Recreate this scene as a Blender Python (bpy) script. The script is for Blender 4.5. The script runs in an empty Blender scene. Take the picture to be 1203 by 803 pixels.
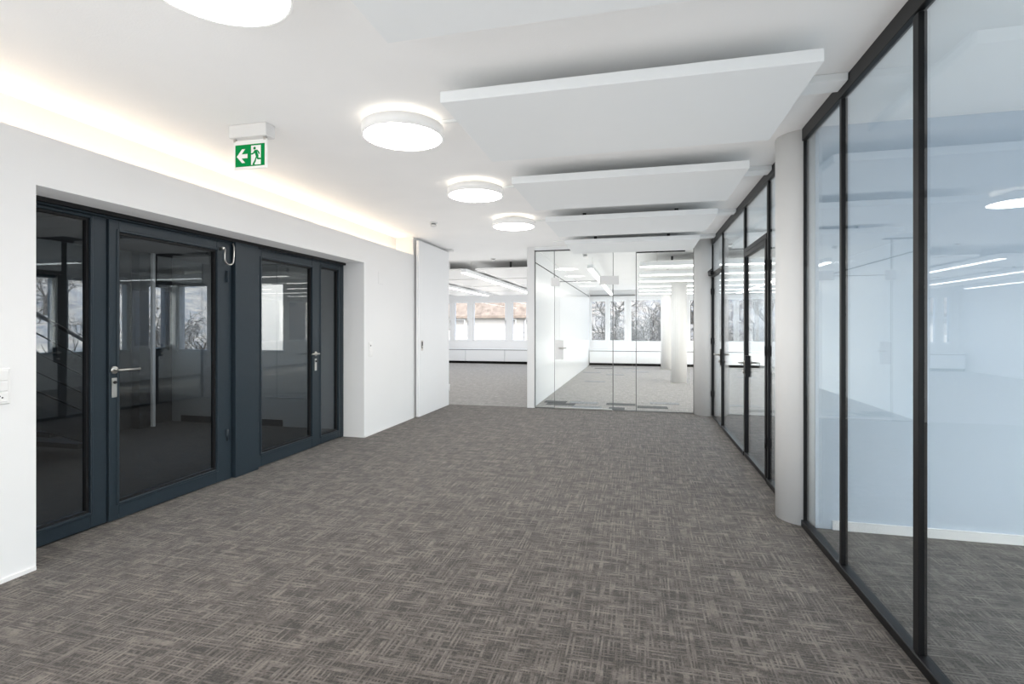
import bpy, bmesh, math, random
from mathutils import Vector, Matrix

# ------------------------------------------------------------------ camera, world, sun, exposure
scene = bpy.context.scene
C = scene.collection
R = math.radians

cam_data = bpy.data.cameras.new('camera')
cam_data.sensor_width = 36.0
cam_data.lens = 610.0 / 1203.0 * 36.0
cam_data.shift_y = -17.0 / 1203.0
cam_data.clip_start = 0.05
cam_data.clip_end = 600
cam = bpy.data.objects.new('camera', cam_data)
cam.location = (0, 0, 1.35)
cam.rotation_euler = (R(90), 0, R(13.68))
C.objects.link(cam)
scene.camera = cam

scene.view_settings.view_transform = 'Standard'
scene.view_settings.look = 'None'
scene.view_settings.gamma = 1.0
scene.view_settings.use_curve_mapping = False
scene.view_settings.exposure = 1.03
scene.cycles.use_denoising = True
scene.cycles.max_bounces = 12
scene.cycles.diffuse_bounces = 6
scene.cycles.glossy_bounces = 6
scene.cycles.transparent_max_bounces = 48
scene.cycles.sample_clamp_indirect = 6.0
scene.cycles.caustics_reflective = False
scene.cycles.caustics_refractive = False
# added uniform ambient term that brightens every surface, with ambient occlusion
scene.cycles.use_fast_gi = True
scene.cycles.fast_gi_method = 'ADD'

SUN_AZ = (0.75, -0.66)          # where the sun stands, seen from above
SUN_EL = R(35)
world = bpy.data.worlds.new('sky')
scene.world = world
world.use_nodes = True
wn = world.node_tree
wn.nodes.clear()
w_out = wn.nodes.new('ShaderNodeOutputWorld')
w_bg = wn.nodes.new('ShaderNodeBackground')
w_sky = wn.nodes.new('ShaderNodeTexSky')
w_sky.sky_type = 'NISHITA'
w_sky.sun_disc = False
w_sky.sun_elevation = SUN_EL
w_sky.sun_rotation = math.atan2(SUN_AZ[0], SUN_AZ[1])
w_sky.air_density = 1.0
w_sky.dust_density = 3.0
world.light_settings.ao_factor = 0.22
world.light_settings.distance = 1.5
w_bg.inputs['Strength'].default_value = 0.45
wn.links.new(w_sky.outputs[0], w_bg.inputs[0])
wn.links.new(w_bg.outputs[0], w_out.inputs[0])

sun_data = bpy.data.lights.new('sun', 'SUN')
sun_data.energy = 4.0
sun_data.angle = R(0.6)
sun_data.color = (1.0, 0.93, 0.82)
sun = bpy.data.objects.new('sun', sun_data)
sd = Vector((SUN_AZ[0] * math.cos(SUN_EL), SUN_AZ[1] * math.cos(SUN_EL), math.sin(SUN_EL)))
sun.rotation_euler = sd.to_track_quat('Z', 'Y').to_euler()
sun.location = (20, -20, 20)
C.objects.link(sun)

# added area light outside the unseen back windows, standing in for daylight
fill_data = bpy.data.lights.new('back_daylight_fill', 'AREA')
fill_data.shape = 'RECTANGLE'
fill_data.size, fill_data.size_y = 4.0, 2.4
fill_data.energy = 38.0
fill_data.color = (0.93, 0.97, 1.0)
fill_light = bpy.data.objects.new('back_daylight_fill', fill_data)
fill_light.location = (-1.1, -3.85, 1.35)
fill_light.rotation_euler = (R(90), 0, 0)
C.objects.link(fill_light)

LAMP = 10.0       # radiance of the lamp diffusers
LINEAR = 3.2
COVE = 8.5

# ------------------------------------------------------------------ materials
M = {}


def nodes_of(name):
    m = bpy.data.materials.new(name)
    m.use_nodes = True
    nt = m.node_tree
    b = nt.nodes['Principled BSDF']
    M[name] = m
    return m, nt, b


def plain(name, col, rough=0.5, metal=0.0, spec=0.5, var=0.04, scale=6.0, bump=0.0, bscale=60.0):
    """A paint, metal or plastic with a little procedural unevenness."""
    m, nt, b = nodes_of(name)
    tc = nt.nodes.new('ShaderNodeTexCoord')
    nz = nt.nodes.new('ShaderNodeTexNoise')
    nz.inputs['Scale'].default_value = scale
    nz.inputs['Detail'].default_value = 4
    nt.links.new(tc.outputs['Object'], nz.inputs['Vector'])
    mx = nt.nodes.new('ShaderNodeMix')
    mx.data_type = 'RGBA'
    mx.inputs[6].default_value = tuple(c * (1 - var) for c in col) + (1,)
    mx.inputs[7].default_value = tuple(min(1, c * (1 + var)) for c in col) + (1,)
    nt.links.new(nz.outputs[0], mx.inputs[0])
    nt.links.new(mx.outputs[2], b.inputs['Base Color'])
    b.inputs['Roughness'].default_value = rough
    b.inputs['Metallic'].default_value = metal
    b.inputs['Specular IOR Level'].default_value = spec
    if bump:
        n2 = nt.nodes.new('ShaderNodeTexNoise')
        n2.inputs['Scale'].default_value = bscale
        n2.inputs['Detail'].default_value = 3
        nt.links.new(tc.outputs['Object'], n2.inputs['Vector'])
        bp = nt.nodes.new('ShaderNodeBump')
        bp.inputs['Strength'].default_value = bump
        bp.inputs['Distance'].default_value = 0.01
        nt.links.new(n2.outputs[0], bp.inputs['Height'])
        nt.links.new(bp.outputs[0], b.inputs['Normal'])
    return m


def emit(name, col, strength):
    m, nt, b = nodes_of(name)
    b.inputs['Base Color'].default_value = (0.9, 0.9, 0.9, 1)
    b.inputs['Emission Color'].default_value = tuple(col) + (1,)
    b.inputs['Emission Strength'].default_value = strength
    return m


def glass(name, tint=(1, 1, 1), f0=0.045):
    """Clear sheet: Schlick reflection over straight-through transmission."""
    m, nt, b = nodes_of(name)
    nt.nodes.remove(b)
    out = nt.nodes['Material Output']
    geo = nt.nodes.new('ShaderNodeNewGeometry')
    dot = nt.nodes.new('ShaderNodeVectorMath')
    dot.operation = 'DOT_PRODUCT'
    nt.links.new(geo.outputs['Normal'], dot.inputs[0])
    nt.links.new(geo.outputs['Incoming'], dot.inputs[1])

    def math_node(op, a, bval):
        n = nt.nodes.new('ShaderNodeMath')
        n.operation = op
        for k, v in ((0, a), (1, bval)):
            if v is None:
                continue
            if isinstance(v, (int, float)):
                n.inputs[k].default_value = v
            else:
                nt.links.new(v, n.inputs[k])
        return n.outputs[0]
    a = math_node('ABSOLUTE', dot.outputs['Value'], None)
    a = math_node('SUBTRACT', 1.0, a)
    a = math_node('POWER', a, 5.0)
    a = math_node('MULTIPLY', a, 1 - f0)
    a = math_node('ADD', a, f0)
    tr = nt.nodes.new('ShaderNodeBsdfTransparent')
    tr.inputs[0].default_value = tuple(tint) + (1,)
    gl = nt.nodes.new('ShaderNodeBsdfGlossy')
    gl.inputs['Roughness'].default_value = 0.0
    gl.inputs['Color'].default_value = (1, 1, 1, 1)
    mx = nt.nodes.new('ShaderNodeMixShader')
    nt.links.new(a, mx.inputs[0])
    nt.links.new(tr.outputs[0], mx.inputs[1])
    nt.links.new(gl.outputs[0], mx.inputs[2])
    nt.links.new(mx.outputs[0], out.inputs['Surface'])
    return m


def carpet(name, dark, light, warm=None):
    m, nt, b = nodes_of(name)
    L = nt.links
    tc = nt.nodes.new('ShaderNodeTexCoord')

    def noise(sx, sy, detail=2.0, rough=0.5):
        mp = nt.nodes.new('ShaderNodeMapping')
        mp.inputs['Scale'].default_value = (sx, sy, 1)
        L.new(tc.outputs['Object'], mp.inputs['Vector'])
        n = nt.nodes.new('ShaderNodeTexNoise')
        n.inputs['Scale'].default_value = 1.0
        n.inputs['Detail'].default_value = detail
        n.inputs['Roughness'].default_value = rough
        L.new(mp.outputs[0], n.inputs['Vector'])
        return n.outputs[0]

    def ramp(src, a, bb):
        r = nt.nodes.new('ShaderNodeMapRange')
        r.inputs['From Min'].default_value = a
        r.inputs['From Max'].default_value = bb
        L.new(src, r.inputs['Value'])
        return r.outputs[0]

    def mth(op, a, bb):
        n = nt.nodes.new('ShaderNodeMath')
        n.operation = op
        for k, v in ((0, a), (1, bb)):
            if isinstance(v, (int, float)):
                n.inputs[k].default_value = v
            else:
                L.new(v, n.inputs[k])
        return n.outputs[0]
    s1 = ramp(noise(95, 3.2, 0.0), 0.42, 0.62)       # threads along y
    s2 = ramp(noise(3.2, 95, 0.0), 0.42, 0.62)       # threads along x
    k1 = ramp(noise(16, 11, 3.0, 0.65), 0.36, 0.58)
    k2 = ramp(noise(11, 17, 3.0, 0.65), 0.36, 0.58)
    f1 = ramp(noise(300, 60, 1.0), 0.30, 0.72)
    f2 = ramp(noise(60, 300, 1.0), 0.30, 0.72)
    a = mth('MULTIPLY', s1, k1)
    bb = mth('MULTIPLY', s2, k2)
    t = mth('ADD', mth('MULTIPLY', mth('MAXIMUM', a, bb), 0.62), mth('MULTIPLY', mth('ADD', f1, f2), 0.26))
    blot = ramp(noise(6, 9, 5.0, 0.65), 0.36, 0.64)
    t = mth('MULTIPLY', t, mth('ADD', mth('MULTIPLY', blot, 0.50), 0.68))
    mx = nt.nodes.new('ShaderNodeMix')
    mx.data_type = 'RGBA'
    mx.inputs[6].default_value = tuple(dark) + (1,)
    mx.inputs[7].default_value = tuple(light) + (1,)
    L.new(t, mx.inputs[0])
    L.new(mx.outputs[2], b.inputs['Base Color'])
    b.inputs['Roughness'].default_value = 0.95
    b.inputs['Specular IOR Level'].default_value = 0.15
    b.inputs['Sheen Weight'].default_value = 0.15
    bp = nt.nodes.new('ShaderNodeBump')
    bp.inputs['Strength'].default_value = 0.5
    bp.inputs['Distance'].default_value = 0.004
    L.new(t, bp.inputs['Height'])
    L.new(bp.outputs[0], b.inputs['Normal'])
    return m


def noisy(name, c1, c2, scale, rough=0.9, stretch=(1, 1, 1), detail=8):
    m, nt, b = nodes_of(name)
    tc = nt.nodes.new('ShaderNodeTexCoord')
    mp = nt.nodes.new('ShaderNodeMapping')
    mp.inputs['Scale'].default_value = stretch
    nz = nt.nodes.new('ShaderNodeTexNoise')
    nz.inputs['Scale'].default_value = scale
    nz.inputs['Detail'].default_value = detail
    nz.inputs['Roughness'].default_value = 0.7
    cr = nt.nodes.new('ShaderNodeValToRGB')
    cr.color_ramp.elements[0].position = 0.35
    cr.color_ramp.elements[1].position = 0.65
    cr.color_ramp.elements[0].color = tuple(c1) + (1,)
    cr.color_ramp.elements[1].color = tuple(c2) + (1,)
    nt.links.new(tc.outputs['Object'], mp.inputs[0])
    nt.links.new(mp.outputs[0], nz.inputs['Vector'])
    nt.links.new(nz.outputs[0], cr.inputs[0])
    nt.links.new(cr.outputs[0], b.inputs['Base Color'])
    b.inputs['Roughness'].default_value = rough
    b.inputs['Specular IOR Level'].default_value = 0.2
    return m


plain('wall_paint', (0.745, 0.748, 0.75), 0.75, spec=0.2, var=0.015, scale=1.5, bump=0.05, bscale=180)
plain('ceiling_paint', (0.92, 0.92, 0.915), 0.85, spec=0.15, var=0.03, scale=2.5, bump=0.10, bscale=90)
plain('sail_white', (0.85, 0.872, 0.88), 0.7, spec=0.2, var=0.01)
plain('gloss_white', (0.86, 0.88, 0.89), 0.22, spec=0.5, var=0.01)
plain('column_white', (0.74, 0.738, 0.73), 0.6, spec=0.2, var=0.015, bump=0.04, bscale=120)
plain('plastic_white', (0.76, 0.76, 0.755), 0.35, var=0.01)
plain('door_white', (0.80, 0.81, 0.82), 0.4, spec=0.4, var=0.01)
plain('frame_anthracite', (0.018, 0.028, 0.037), 0.36, metal=0.0, spec=0.35, var=0.10, scale=40)
plain('frame_black', (0.006, 0.006, 0.0065), 0.4, spec=0.3, var=0.1)
plain('gasket', (0.006, 0.006, 0.007), 0.6)
plain('steel', (0.62, 0.60, 0.57), 0.28, metal=1.0, var=0.05, scale=80)
plain('steel_dark', (0.05, 0.05, 0.052), 0.4, metal=0.8)
plain('window_white', (0.80, 0.81, 0.82), 0.4, var=0.01)
plain('cabinet_white', (0.80, 0.82, 0.84), 0.4, var=0.01)
plain('shadow_and_plinth_black', (0.012, 0.012, 0.012), 0.9, spec=0.1)
plain('sill_dark', (0.12, 0.12, 0.12), 0.5)
plain('sign_green', (0.0, 0.27, 0.065), 0.6, spec=0.1, var=0.02)
plain('sign_white', (0.90, 0.90, 0.88), 0.4, var=0.01)
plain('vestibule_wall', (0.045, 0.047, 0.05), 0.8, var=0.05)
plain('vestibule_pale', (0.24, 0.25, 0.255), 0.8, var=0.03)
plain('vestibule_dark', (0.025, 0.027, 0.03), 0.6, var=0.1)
plain('metal_sail', (0.86, 0.86, 0.85), 0.35, spec=0.5, var=0.01)
plain('plaster_outside', (0.42, 0.405, 0.385), 0.9, var=0.05)
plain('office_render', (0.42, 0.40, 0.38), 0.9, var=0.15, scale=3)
plain('shutter', (0.25, 0.24, 0.23), 0.6)
glass('glass_clear', (0.985, 0.995, 0.99), 0.022)
glass('glass_partition', (0.91, 0.955, 0.98), 0.060)
glass('glass_tinted', (0.68, 0.71, 0.72), 0.042)
glass('glass_window', (0.97, 0.985, 0.99), 0.035)
carpet('carpet_grey', (0.0085, 0.0068, 0.0055), (0.168, 0.144, 0.124))
carpet('carpet_office', (0.13, 0.125, 0.12), (0.34, 0.325, 0.31))
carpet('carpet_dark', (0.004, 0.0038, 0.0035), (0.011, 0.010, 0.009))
carpet('carpet_plank_dark', (0.02, 0.021, 0.023), (0.06, 0.062, 0.066))
carpet('carpet_plank_blue', (0.10, 0.105, 0.115), (0.27, 0.28, 0.30))
emit('lamp_diffuser', (1.0, 0.975, 0.94), LAMP)
m_ = plain('lamp_rim', (0.85, 0.85, 0.84), 0.4)
m_.node_tree.nodes['Principled BSDF'].inputs['Emission Color'].default_value = (1, 0.97, 0.93, 1)
m_.node_tree.nodes['Principled BSDF'].inputs['Emission Strength'].default_value = 0.06   # opal rim lit from inside
emit('lamp_backlight', (1.0, 0.90, 0.76), LAMP * 0.08)
emit('linear_diffuser', (1.0, 0.965, 0.92), LINEAR)
emit('cove_led', (1.0, 0.79, 0.58), COVE)
noisy('bark', (0.008, 0.0075, 0.0075), (0.045, 0.04, 0.036), 6, stretch=(1, 1, 0.3))
noisy('ground_outside', (0.20, 0.19, 0.13), (0.36, 0.33, 0.27), 0.3)
noisy('woods', (0.075, 0.085, 0.10), (0.22, 0.20, 0.178), 0.55, stretch=(1, 1, 0.35))
noisy('roof_tile', (0.08, 0.066, 0.056), (0.19, 0.16, 0.138), 3, stretch=(1, 0.4, 1))


# ------------------------------------------------------------------ mesh helpers
class MB:
    def __init__(self):
        self.v, self.f, self.s = [], [], []

    def quad(self, a, b, c, d):
        n = len(self.v)
        self.v += [tuple(a), tuple(b), tuple(c), tuple(d)]
        self.f.append((n, n + 1, n + 2, n + 3))
        self.s.append(False)
        return self

    def box(self, x0, x1, y0, y1, z0, z1):
        if x0 > x1: x0, x1 = x1, x0
        if y0 > y1: y0, y1 = y1, y0
        if z0 > z1: z0, z1 = z1, z0
        n = len(self.v)
        self.v += [(x0, y0, z0), (x1, y0, z0), (x1, y1, z0), (x0, y1, z0),
                   (x0, y0, z1), (x1, y0, z1), (x1, y1, z1), (x0, y1, z1)]
        for q in ((3, 2, 1, 0), (4, 5, 6, 7), (0, 1, 5, 4), (1, 2, 6, 5), (2, 3, 7, 6), (3, 0, 4, 7)):
            self.f.append(tuple(n + k for k in q))
            self.s.append(False)
        return self

    def cbox(self, x0, x1, y0, y1, z0, z1, b=0.004):
        """Box with chamfered edges."""
        bm = bmesh.new()
        bmesh.ops.create_cube(bm, size=1)
        for v in bm.verts:
            v.co = ((x0 + x1) / 2 + v.co.x * abs(x1 - x0), (y0 + y1) / 2 + v.co.y * abs(y1 - y0), (z0 + z1) / 2 + v.co.z * abs(z1 - z0))
        bmesh.ops.bevel(bm, geom=bm.edges[:], offset=b, segments=1, affect='EDGES', profile=0.5)
        bm.normal_update()
        n = len(self.v)
        bm.verts.index_update()
        self.v += [tuple(v.co) for v in bm.verts]
        for f in bm.faces:
            self.f.append(tuple(n + v.index for v in f.verts))
            self.s.append(False)
        bm.free()
        return self

    def prism(self, pts, h0, h1, axis='z'):
        """Extrude a 2-D outline (counter-clockwise) along an axis: z -> (a,b,h); y -> (a,h,b); x -> (h,a,b)."""
        def p(a, b, h):
            return (a, b, h) if axis == 'z' else ((a, h, b) if axis == 'y' else (h, a, b))
        n = len(self.v)
        k = len(pts)
        self.v += [p(a, b, h0) for a, b in pts] + [p(a, b, h1) for a, b in pts]
        fl = axis == 'y'
        bot = tuple(n + i for i in range(k))
        top = tuple(n + k + i for i in range(k))
        self.f.append(bot if fl else bot[::-1]); self.s.append(False)
        self.f.append(top[::-1] if fl else top); self.s.append(False)
        for i in range(k):
            j = (i + 1) % k
            q = (n + i, n + j, n + k + j, n + k + i)
            self.f.append(q[::-1] if fl else q); self.s.append(False)
        return self

    def lathe(self, prof, c=(0, 0, 0), axis='z', seg=32):
        """Revolve (radius, height) pairs about an axis through c."""
        n = len(self.v)
        k = len(prof)
        for i in range(seg):
            a = 2 * math.pi * i / seg
            for r, h in prof:
                u, w = r * math.cos(a), r * math.sin(a)
                if axis == 'z': self.v.append((c[0] + u, c[1] + w, c[2] + h))
                elif axis == 'x': self.v.append((c[0] + h, c[1] + u, c[2] + w))
                else: self.v.append((c[0] + w, c[1] + h, c[2] + u))
        for i in range(seg):
            j = (i + 1) % seg
            for m_ in range(k - 1):
                self.f.append((n + i * k + m_, n + j * k + m_, n + j * k + m_ + 1, n + i * k + m_ + 1))
                self.s.append(True)
        for end, rev in ((0, True), (k - 1, False)):
            if prof[end][0] > 1e-6:
                q = tuple(n + i * k + end for i in range(seg))
                self.f.append(q[::-1] if rev else q); self.s.append(False)
        return self

    def tube(self, pts, r, seg=8):
        pts = [Vector(p) for p in pts]
        rr = r if isinstance(r, (list, tuple)) else [r] * len(pts)
        n = len(self.v)
        prev = None
        for i, p in enumerate(pts):
            t = (pts[min(i + 1, len(pts) - 1)] - pts[max(i - 1, 0)]).normalized()
            if prev is None:
                a = t.orthogonal().normalized()
            else:
                a = (prev - t * prev.dot(t))
                a = a.normalized() if a.length > 1e-6 else t.orthogonal().normalized()
            prev = a
            b = t.cross(a)
            for k in range(seg):
                an = 2 * math.pi * k / seg
                self.v.append(tuple(p + (a * math.cos(an) + b * math.sin(an)) * rr[i]))
        for i in range(len(pts) - 1):
            for k in range(seg):
                k2 = (k + 1) % seg
                self.f.append((n + i * seg + k, n + i * seg + k2, n + (i + 1) * seg + k2, n + (i + 1) * seg + k))
                self.s.append(True)
        self.f.append(tuple(n + k for k in range(seg))[::-1]); self.s.append(False)
        e = n + (len(pts) - 1) * seg
        self.f.append(tuple(e + k for k in range(seg))); self.s.append(False)
        return self

    def mesh(self, name):
        me = bpy.data.meshes.new(name)
        me.from_pydata(self.v, [], self.f)
        me.polygons.foreach_set('use_smooth', self.s)
        me.update()
        return me

    def build(self, name, mat, parent=None, label=None):
        me = self.mesh(name)
        me.materials.append(M[mat])
        o = bpy.data.objects.new(name, me)
        C.objects.link(o)
        if parent is not None:
            o.parent = parent
            o.matrix_parent_inverse = Matrix.Identity(4)
            off = world_loc(parent)
            for v in me.vertices:
                v.co -= off
        if label:
            o['label'] = label
        return o


def world_loc(o):
    v = Vector((0, 0, 0))
    while o is not None:
        v += o.location
        o = o.parent
    return v


def tag(o, label, cat, group=None):
    o['label'] = label
    o['category'] = cat
    if group:
        o['group'] = group
    return o


def thing(name, loc, label, cat, group=None):
    o = bpy.data.objects.new(name, None)
    o.empty_display_size = 0.1
    o.location = loc
    C.objects.link(o)
    return tag(o, label, cat, group)


def struct(o, label=None):
    o['kind'] = 'structure'
    if label:
        o['label'] = label
    return o


def sroot(name, loc, label):
    """Empty at the base of a piece of the setting that has parts."""
    o = bpy.data.objects.new(name, None)
    o.empty_display_size = 0.1
    o.location = loc
    C.objects.link(o)
    return struct(o, label)


def dup(root, loc, label=None):
    r = root.copy(); C.objects.link(r); r.location = loc
    if label:
        r['label'] = label
    for ch in list(root.children):
        c = ch.copy(); C.objects.link(c); c.parent = r
        for g in list(ch.children):
            d = g.copy(); C.objects.link(d); d.parent = c
    return r


def share(o, dx, dy, dz, parent):
    """Another copy of a part, shifted, on the same mesh data."""
    c = o.copy(); C.objects.link(c); c.parent = parent
    c.location = o.location + Vector((dx, dy, dz))
    return c


# ------------------------------------------------------------------ dimensions (metres; corridor runs along +y)
XL, XR = -3.27, 1.10           # left wall face, right glass partition
YB, YP, YF = -3.6, 8.62, 19.2  # wall behind the viewer, glass partition across, window wall of the offices
CEIL = 2.70
XE = 5.2                       # window wall on the right
XO = -7.6                      # left end of the open office
XM = -1.72                     # white wall between open office and meeting room
GROUND = -6.0

# ------------------------------------------------------------------ the setting: floor, ceiling, walls
f = MB().box(XL - 0.30, XE, YB, YP, -0.12, 0).build('floor', 'carpet_grey')
struct(f, 'woven grey-brown carpet of the corridor')
f2 = MB().box(XO, XE, YP, YF, -0.12, 0).build('floor_office', 'carpet_office')
struct(f2, 'pale grey plank carpet of the far offices')
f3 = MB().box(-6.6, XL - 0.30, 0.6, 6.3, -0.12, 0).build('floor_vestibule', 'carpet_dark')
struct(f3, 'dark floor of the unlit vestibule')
# carpet planks that differ in tone in the pale office floor
for (x0, y0, w, mat) in [(-1.58, 8.98, .5, 'carpet_plank_dark'), (-0.55, 9.20, .5, 'carpet_plank_dark'), (-0.48, 8.70, .26, 'carpet_plank_dark'),
                         (-0.02, 8.98, .5, 'carpet_plank_dark'), (-1.66, 9.24, .4, 'carpet_plank_dark'), (-1.20, 9.24, .5, 'carpet_plank_blue'),
                         (0.2, 9.5, .5, 'carpet_plank_blue'), (-1.1, 8.72, .5, 'carpet_plank_blue'), (-1.6, 15.6, .5, 'carpet_plank_blue'),
                         (-0.9, 15.0, .5, 'carpet_plank_blue'), (-1.4, 17.2, .6, 'carpet_plank_dark'), (-0.5, 17.4, .5, 'carpet_plank_blue'),
                         (-1.3, 13.0, .5, 'carpet_plank_blue'), (-0.2, 16.1, .5, 'carpet_plank_blue'), (-1.6, 18.0, .7, 'carpet_plank_dark')]:
    MB().cbox(x0, x0 + w, y0, y0 + 0.245, -0.004, 0.003, 0.001).build('carpet_plank', mat, f2)

c = MB().box(-3.66, XE + .3, YB - .2, YF + .3, CEIL, CEIL + 0.2).build('ceiling', 'ceiling_paint')
struct(c, 'white plaster ceiling over corridor and offices')
c2 = MB().box(XO - .3, -3.66, YP, YF + .3, CEIL, CEIL + 0.2).build('ceiling_office', 'ceiling_paint')
struct(c2, 'white plaster ceiling of the open office on the left')

# left wall with the door recess and the lighting ledge on top
TOPL = 2.435
OY0, OY1, OZ = 2.19, 5.76, 2.147
wl = MB()
LEDGE = 2.40
wl.box(-3.62, XL, YB, OY0, 0, LEDGE)
wl.box(-3.62, XL, OY1, 7.20, 0, LEDGE)
wl.box(-3.62, XL, OY0, OY1, OZ, LEDGE)
wl.box(XL - 0.035, XL, YB, 7.20, LEDGE, TOPL)
wl.box(-3.62, -3.56, YB, 7.20, LEDGE, CEIL)
wl.box(-3.62, XL - 0.005, 7.20, 8.60, 0, CEIL)
struct(wl.build('wall_left', 'wall_paint'), 'white left wall with deep door recess and lit ledge')
wb = MB()
wb.box(-3.62, -3.2, YB - .2, YB, 0, CEIL); wb.box(1.0, XE + .3, YB - .2, YB, 0, CEIL)
wb.box(-3.2, 1.0, YB - .2, YB, 0, .10); wb.box(-3.2, 1.0, YB - .2, YB, 2.6, CEIL)
struct(wb.build('wall_back', 'wall_paint'), 'white wall behind the viewpoint with a window')
# front of the open office left of the passage
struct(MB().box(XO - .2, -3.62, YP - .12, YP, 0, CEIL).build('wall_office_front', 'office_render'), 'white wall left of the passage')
struct(MB().box(XO - .2, XO, YP, YF, 0, CEIL).build('wall_office_left', 'wall_paint'), 'white left wall of the open office')
# white wall dividing open office and meeting room, with its post and a dark strip painted for the shadow line
wm = MB()
wm.box(XM - .09, XM, YP + .02, YF - .35, 0, 2.455)
wm.box(XM - .09, XM, YP + .02, YF - .35, 2.475, CEIL)
w = struct(wm.build('wall_meeting', 'gloss_white'), 'glossy white wall beside the meeting room')
MB().box(XM - .085, XM - .004, YP + .02, YF - .35, 2.455, 2.475).build('shadow_strip', 'shadow_and_plinth_black', w)
struct(MB().box(XM - .10, XM + .02, YP - .06, YP + .02, 0, CEIL).build('trim_post', 'wall_paint'), 'narrow white post between passage and glass wall')
# white end wall of the near glazed room, blue skylight put into its colour
plain('white_paint_sky_tint', (0.50, 0.57, 0.65), 0.7, spec=0.2, var=0.015)
struct(MB().box(1.16, XE, 3.885, 4.02, 0, CEIL).build('wall_room_end', 'white_paint_sky_tint'), 'white end wall of the glazed side room, coloured with the blue of skylight')
struct(MB().box(1.26, XE, 3.872, 3.885, 0, 0.06).build('baseboard_room_end', 'plastic_white'), 'white skirting of the side room')
struct(MB().box(XL, XL + .010, YB, 2.185, 0, 0.02).build('baseboard_left', 'plastic_white'), 'low white skirting under the left wall')
struct(MB().box(XL, XL + .010, 5.765, 7.19, 0, 0.02).build('baseboard_left_far', 'plastic_white'), 'low white skirting beside the tall door')

WIN_Z0, WIN_Z1 = 0.83, 2.36


def wall_with_openings(name, fixed, thick, a0, a1, openings, axis, mat, label, z0=WIN_Z0, z1=WIN_Z1, top=CEIL):
    """Wall along x (axis='x', at y=fixed) or along y; openings = [(a, b)] with one sill and head height."""
    mb = MB()

    def put(a, b, lo, hi):
        if axis == 'x': mb.box(a, b, fixed, fixed + thick, lo, hi)
        else: mb.box(fixed, fixed + thick, a, b, lo, hi)
    put(a0, a1, 0, z0)
    put(a0, a1, z1, top)
    cur = a0
    for a, b in openings:
        put(cur, a, z0, z1)
        cur = b
    put(cur, a1, z0, z1)
    return struct(mb.build(name, mat), label)


# ------------------------------------------------------------------ windows of the offices
win_n = [0]


def window(a, b, fixed, axis, label, z0=WIN_Z0, z1=WIN_Z1, fw=0.055, fmat='window_white', gmat='glass_window', out=1, handle=True, dep=0.07):
    win_n[0] += 1
    ctr = ((a + b) / 2, fixed, z0) if axis == 'x' else (fixed, (a + b) / 2, z0)
    r = sroot('window_%d' % win_n[0], ctr, label)

    def bx(mb, p, q, d0, d1, lo, hi, ch=0.004):
        d0, d1 = sorted((fixed + d0 * out, fixed + d1 * out))
        return mb.cbox(p, q, d0, d1, lo, hi, ch) if axis == 'x' else mb.cbox(d0, d1, p, q, lo, hi, ch)
    for (p, q, lo, hi) in ((a, b, z0, z0 + fw), (a, b, z1 - fw, z1), (a, a + fw, z0 + fw, z1 - fw), (b - fw, b, z0 + fw, z1 - fw)):
        bx(MB(), p, q, 0.02, 0.02 + dep, lo, hi).build('frame_bar', fmat, r)
    mb = MB()
    d0, d1 = sorted((fixed + 0.05 * out, fixed + 0.062 * out))
    (mb.box(a + fw - .01, b - fw + .01, d0, d1, z0 + fw - .01, z1 - fw + .01) if axis == 'x' else mb.box(d0, d1, a + fw - .01, b - fw + .01, z0 + fw - .01, z1 - fw + .01)).build('pane', gmat, r)
    if handle:
        zc = (z0 + z1) / 2
        mb = MB()
        bx(mb, b - fw * .65, b - fw * .3, 0.02, 0.005, zc - .035, zc + .035, .002)
        bx(mb, b - fw * .62, b - fw * .35, 0.005, -0.02, zc - .01, zc + .01, .002)
        bx(mb, b - fw * .62, b - fw * .35, -0.02, -0.03, zc - .12, zc + .01, .002)
        mb.build('window_handle', 'steel', r)
    return r


far_open = [(-7.4, -7.15), (-7.02, -6.42), (-6.24, -4.90), (-4.70, -4.07), (-3.95, -3.35), (-3.17, -1.90),
            (-1.72, -1.12), (-1.06, -0.44), (-0.28, 0.82), (1.02, 1.62), (1.72, 2.32), (2.50, 3.62), (3.80, 5.0)]
wall_with_openings('wall_far', YF, 0.25, XO - .2, XE + .25, far_open, 'x', 'wall_paint', 'white window wall at the far end of the offices')
far_lab = ['sliver of window at the left end of the open office', 'narrow white-framed window next to the open white door edge',
           'wide white-framed window showing a sunlit pale house', 'narrow white-framed window with dark branches left of the white post',
           'narrow window hidden left of the meeting room wall', 'wide window beside the meeting room wall in the open office',
           'narrow white-framed window in the corner of the meeting room', 'second narrow window of the meeting room behind the glass door edge',
           'wide dark window of the meeting room beside the columns', 'narrow window right of the free-standing columns',
           'narrow window seen through the black framed doors', 'wide window seen through the black framed doors', 'rightmost window of the far wall']
for (a, b), lb in zip(far_open, far_lab):
    wide = b - a > 1.0 and a > -0.3
    window(a, b, YF, 'x', lb, fw=0.03 if wide else 0.055, handle=not wide, fmat='window_white')
right_open = []
y = -3.1
while y < YF - 1.4:
    if not (3.3 < y + .2 < 4.15):
        right_open.append((y, y + 1.32))
        y += 1.50
    else:
        y = 4.2
wall_with_openings('wall_right', XE, 0.25, YB, YF, right_open, 'y', 'wall_paint', 'white window wall on the right side of the building')
for k, (a, b) in enumerate(right_open):
    o_ = ['first', 'second', 'third', 'fourth', 'fifth', 'sixth', 'seventh', 'eighth', 'ninth', 'tenth', 'eleventh', 'twelfth', 'thirteenth', 'fourteenth', 'fifteenth'][k]
    window(a, b, XE, 'y', o_ + ' white-framed window along the right side wall', handle=False)
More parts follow.
